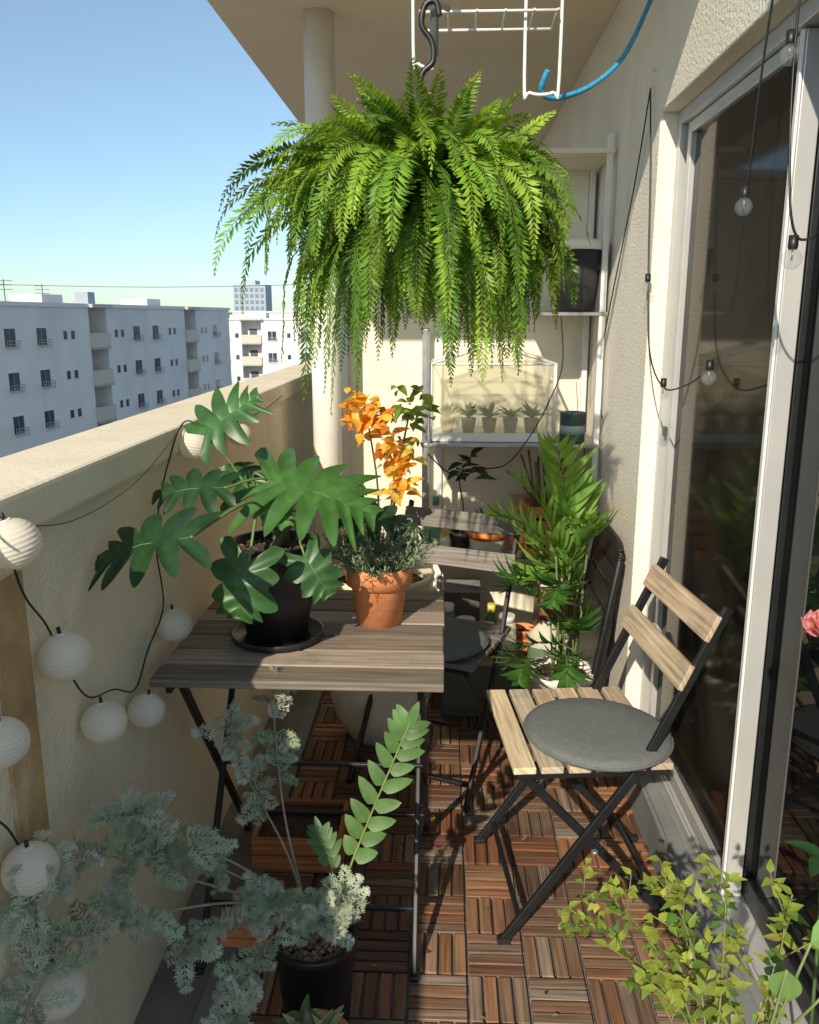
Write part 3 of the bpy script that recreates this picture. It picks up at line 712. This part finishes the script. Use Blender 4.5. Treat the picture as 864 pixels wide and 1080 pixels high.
def frondl(fp,i0,Lm,c,W=.03):
    nf=len(fp)
    for i in range(i0,nf-1):
        t=(i-i0)/(nf-1-i0); d=(fp[i+1]-fp[i]).normalized(); s=d.cross(V((.1,-.9,.4))).normalized()
        for sg in(-1,1):
            dd=(d*.6+s*sg*.8+V((0,-.12*R(),.08*U(-1,1)))).normalized(); leaf(m,fp[i]-d*.004*sg,dd,(.1,-.9,.4),Lm*(1.0-.4*t)*(.65+.35*min(1,t*5))*U(.9,1.1),W*(1-.3*t),LEAF,jc(c,.12),7,.10,U(0,.3),.62,.55)
    leaf(m,fp[-2],(fp[-1]-fp[-3]),(.1,-.9,.4),Lm*.8,W*.7,LEAF,c,6,.05,.1,.6,.6)
frondl(fp,6,.066,(.11,.22,.06))
fp2=curve([b,(-.21,1.44,.34),(-.24,1.47,.42)],6); tube(m,fp2,.0025,STEM,(.2,.24,.08),5,.001); frondl(fp2,7,.042,(.10,.19,.07),.02)
m.done()
m=MB("terracotta_pot_small"); T2=V((-.225,1.235,0)); pot(m,T2,.075,.055,.15,TERRA,rimh=.03)
lathe(m,[(.08,0),(.10,.02),(.095,.021)],T2,TERRA,n=30)
pebbles(m,T2+V((0,0,.135)),.06,200,[(.32,.22,.14),(.2,.13,.09)],.005)
for _ in range(60): leaf(m,T2+V((U(-.03,.03),U(-.03,.03),.14+U(0,.04))),(U(-1,1),U(-1,1),U(.2,1.5)),(0,-.3,1),U(.03,.055),.016,LEAF,jc(random.choice([(.35,.38,.18),(.10,.18,.06),(.45,.45,.28)]),.2))
m.done()
m=MB("wooden_planter_box")
for z in(.03,.078): 
    for y in(1.90,2.08): box(m,(-.37,y,z),(.23,.014,.044),WOOD,jc((.46,.16,.06),.15))
    for x in(-.48,-.26): box(m,(x,1.99,z),(.014,.165,.044),WOOD,jc((.46,.16,.06),.15))
box(m,(-.37,1.99,.085),(.2,.165,.01),SOIL); m.done(bevel=.002)
m=MB("terracotta_saucer_tile"); b2(m,-.50,-.38,1.62,1.74,.0,.03,TERRA); b2(m,-.495,-.385,1.625,1.735,.0301,.05,TERRA); m.done(bevel=.003)

# ------------------------------------------------------------------ foreground right plant
m=MB("yellow_green_shrub")
S0=V((.36,.93,0)); pot(m,S0,.11,.08,.26,BLACKP)
sb=S0+V((0,0,.25))
stems=[[sb,(.34,1.02,.40),(.28,1.16,.44),(.21,1.26,.38)],[sb,(.36,1.03,.42),(.31,1.18,.46),(.25,1.3,.41)],
 [sb,(.37,1.0,.44),(.36,1.10,.53),(.34,1.18,.52)],[sb,(.38,.98,.46),(.40,1.04,.55),(.41,1.08,.61)],
 [sb,(.41,.95,.45),(.46,1.0,.55),(.475,1.03,.60)],
 [sb,(.36,1.0,.40),(.33,1.08,.43),(.29,1.12,.40)],[sb,(.38,1.0,.42),(.37,1.08,.46),(.38,1.15,.50)]]
for bp in stems:
    pts=curve(bp,8); tube(m,pts,.0026,STEM,(.18,.17,.07),5,.001); n=len(pts)
    for i in range(n//3,n):
        for _ in range(2):
            leaf(m,pts[i]+V((U(-.008,.008),U(-.008,.008),0)),(U(-1,1),U(-1,1),U(-.3,.9)),(0,-.3,1),U(.014,.032),U(.009,.016),LEAF,jc(random.choice([(.26,.34,.05),(.16,.27,.05),(.38,.40,.08),(.12,.22,.05)]),.2),4,.12,.2,.6)
        if R()<.35:
            a=pts[i]; e=a+V((U(-.05,.05),U(-.03,.06),U(.01,.06))); tube(m,[a,e],.0012,STEM,(.2,.2,.08),4)
            for q5 in range(5): leaf(m,a.lerp(e,.4+.15*q5),(U(-1,1),U(-1,1),U(-.2,.9)),(0,-.3,1),U(.014,.026),.012,LEAF,jc((.30,.36,.06),.25),4,.12,.2,.6)
for p,d,l in(((.425,.90,.62),(.05,.1,-.9),.065),((.45,.90,.66),(.9,.2,.15),.075),((.46,.88,.60),(.6,-.2,-.3),.06)):
    tube(m,curve([sb,(.41,.92,.45),p],6),.0025,STEM,(.2,.25,.1),5,.0018)
    leaf(m,p,d,(-.3,-.8,.6),l,l*.6,LEAFG,(.20,.34,.10),8,.06,.15,.7)
m.done()
m=MB("pink_rose"); f0=V((.565,1.20,.955))
tube(m,curve([(.58,1.12,.18),(.58,1.15,.55),f0+V((0,0,-.02))],6),.003,STEM,(.06,.12,.03),6)
for i in range(34):
    a=i*2.4; t=i/34; e=1.45-1.2*t; d=V((math.cos(a)*math.cos(e),math.sin(a)*math.cos(e),math.sin(e)))
    leaf(m,f0+V((0,0,-.005)),d,(-math.cos(a)*math.sin(e),-math.sin(a)*math.sin(e),math.cos(e)),.022+.02*t,.028+.014*t,LEAF,jc((.78,.34,.36),.15),6,-.3,-.5*(1-t),.9,.5)
for a in(.5,2.4,4.0): leaf(m,V((.58,1.15,.60)),(math.cos(a),math.sin(a),.3),(0,0,1),.06,.03,LEAFG,(.03,.08,.03))
m.done()

# ------------------------------------------------------------------ world, sun, camera
az=math.radians(180+17); el=math.radians(31)
sv=V((math.sin(az)*math.cos(el),math.cos(az)*math.cos(el),math.sin(el)))
w=bpy.data.worlds.new("World"); scene.world=w; w.use_nodes=True
nt=w.node_tree; bg=nt.nodes["Background"]; sky=nt.nodes.new("ShaderNodeTexSky"); sky.sky_type='NISHITA'; sky.sun_disc=False
sky.sun_elevation=el; sky.sun_rotation=az; sky.altitude=100; sky.air_density=1.0; sky.dust_density=.3; sky.ozone_density=1.4
tcw=nt.nodes.new("ShaderNodeTexCoord"); sx=nt.nodes.new("ShaderNodeSeparateXYZ"); nt.links.new(tcw.outputs["Generated"],sx.inputs[0])
mrw=nt.nodes.new("ShaderNodeMapRange"); mrw.inputs["From Min"].default_value=0; mrw.inputs["From Max"].default_value=.45; nt.links.new(sx.outputs["Z"],mrw.inputs["Value"])
mxw=nt.nodes.new("ShaderNodeMix"); mxw.data_type='RGBA'; mxw.inputs[6].default_value=(.64,.80,.95,1); mxw.inputs[7].default_value=(1.22,1.16,1.0,1); nt.links.new(mrw.outputs[0],mxw.inputs[0])
mul=nt.nodes.new("ShaderNodeVectorMath"); mul.operation='MULTIPLY'; nt.links.new(sky.outputs[0],mul.inputs[0]); nt.links.new(mxw.outputs[2],mul.inputs[1])
nt.links.new(mul.outputs[0],bg.inputs[0]); bg.inputs[1].default_value=.15
ld=bpy.data.lights.new("sun",'SUN'); ld.energy=5; ld.angle=math.radians(.53); ld.color=(1,.90,.72)
lo=bpy.data.objects.new("sun",ld); scene.collection.objects.link(lo); lo.rotation_euler=sv.to_track_quat('Z','Y').to_euler(); lo.location=(-3,-5,6)
cd=bpy.data.cameras.new("camera"); cam=bpy.data.objects.new("camera",cd); scene.collection.objects.link(cam)
cd.sensor_fit='VERTICAL'; cd.sensor_height=36; cd.lens=36*890/1080; cd.clip_start=.02; cd.clip_end=5000
cam.location=(0,0,1.4); cam.rotation_euler=(math.radians(90-13),0,math.radians(2.4))
scene.camera=cam
scene.view_settings.view_transform='Standard'; scene.view_settings.look='None'; scene.view_settings.exposure=0
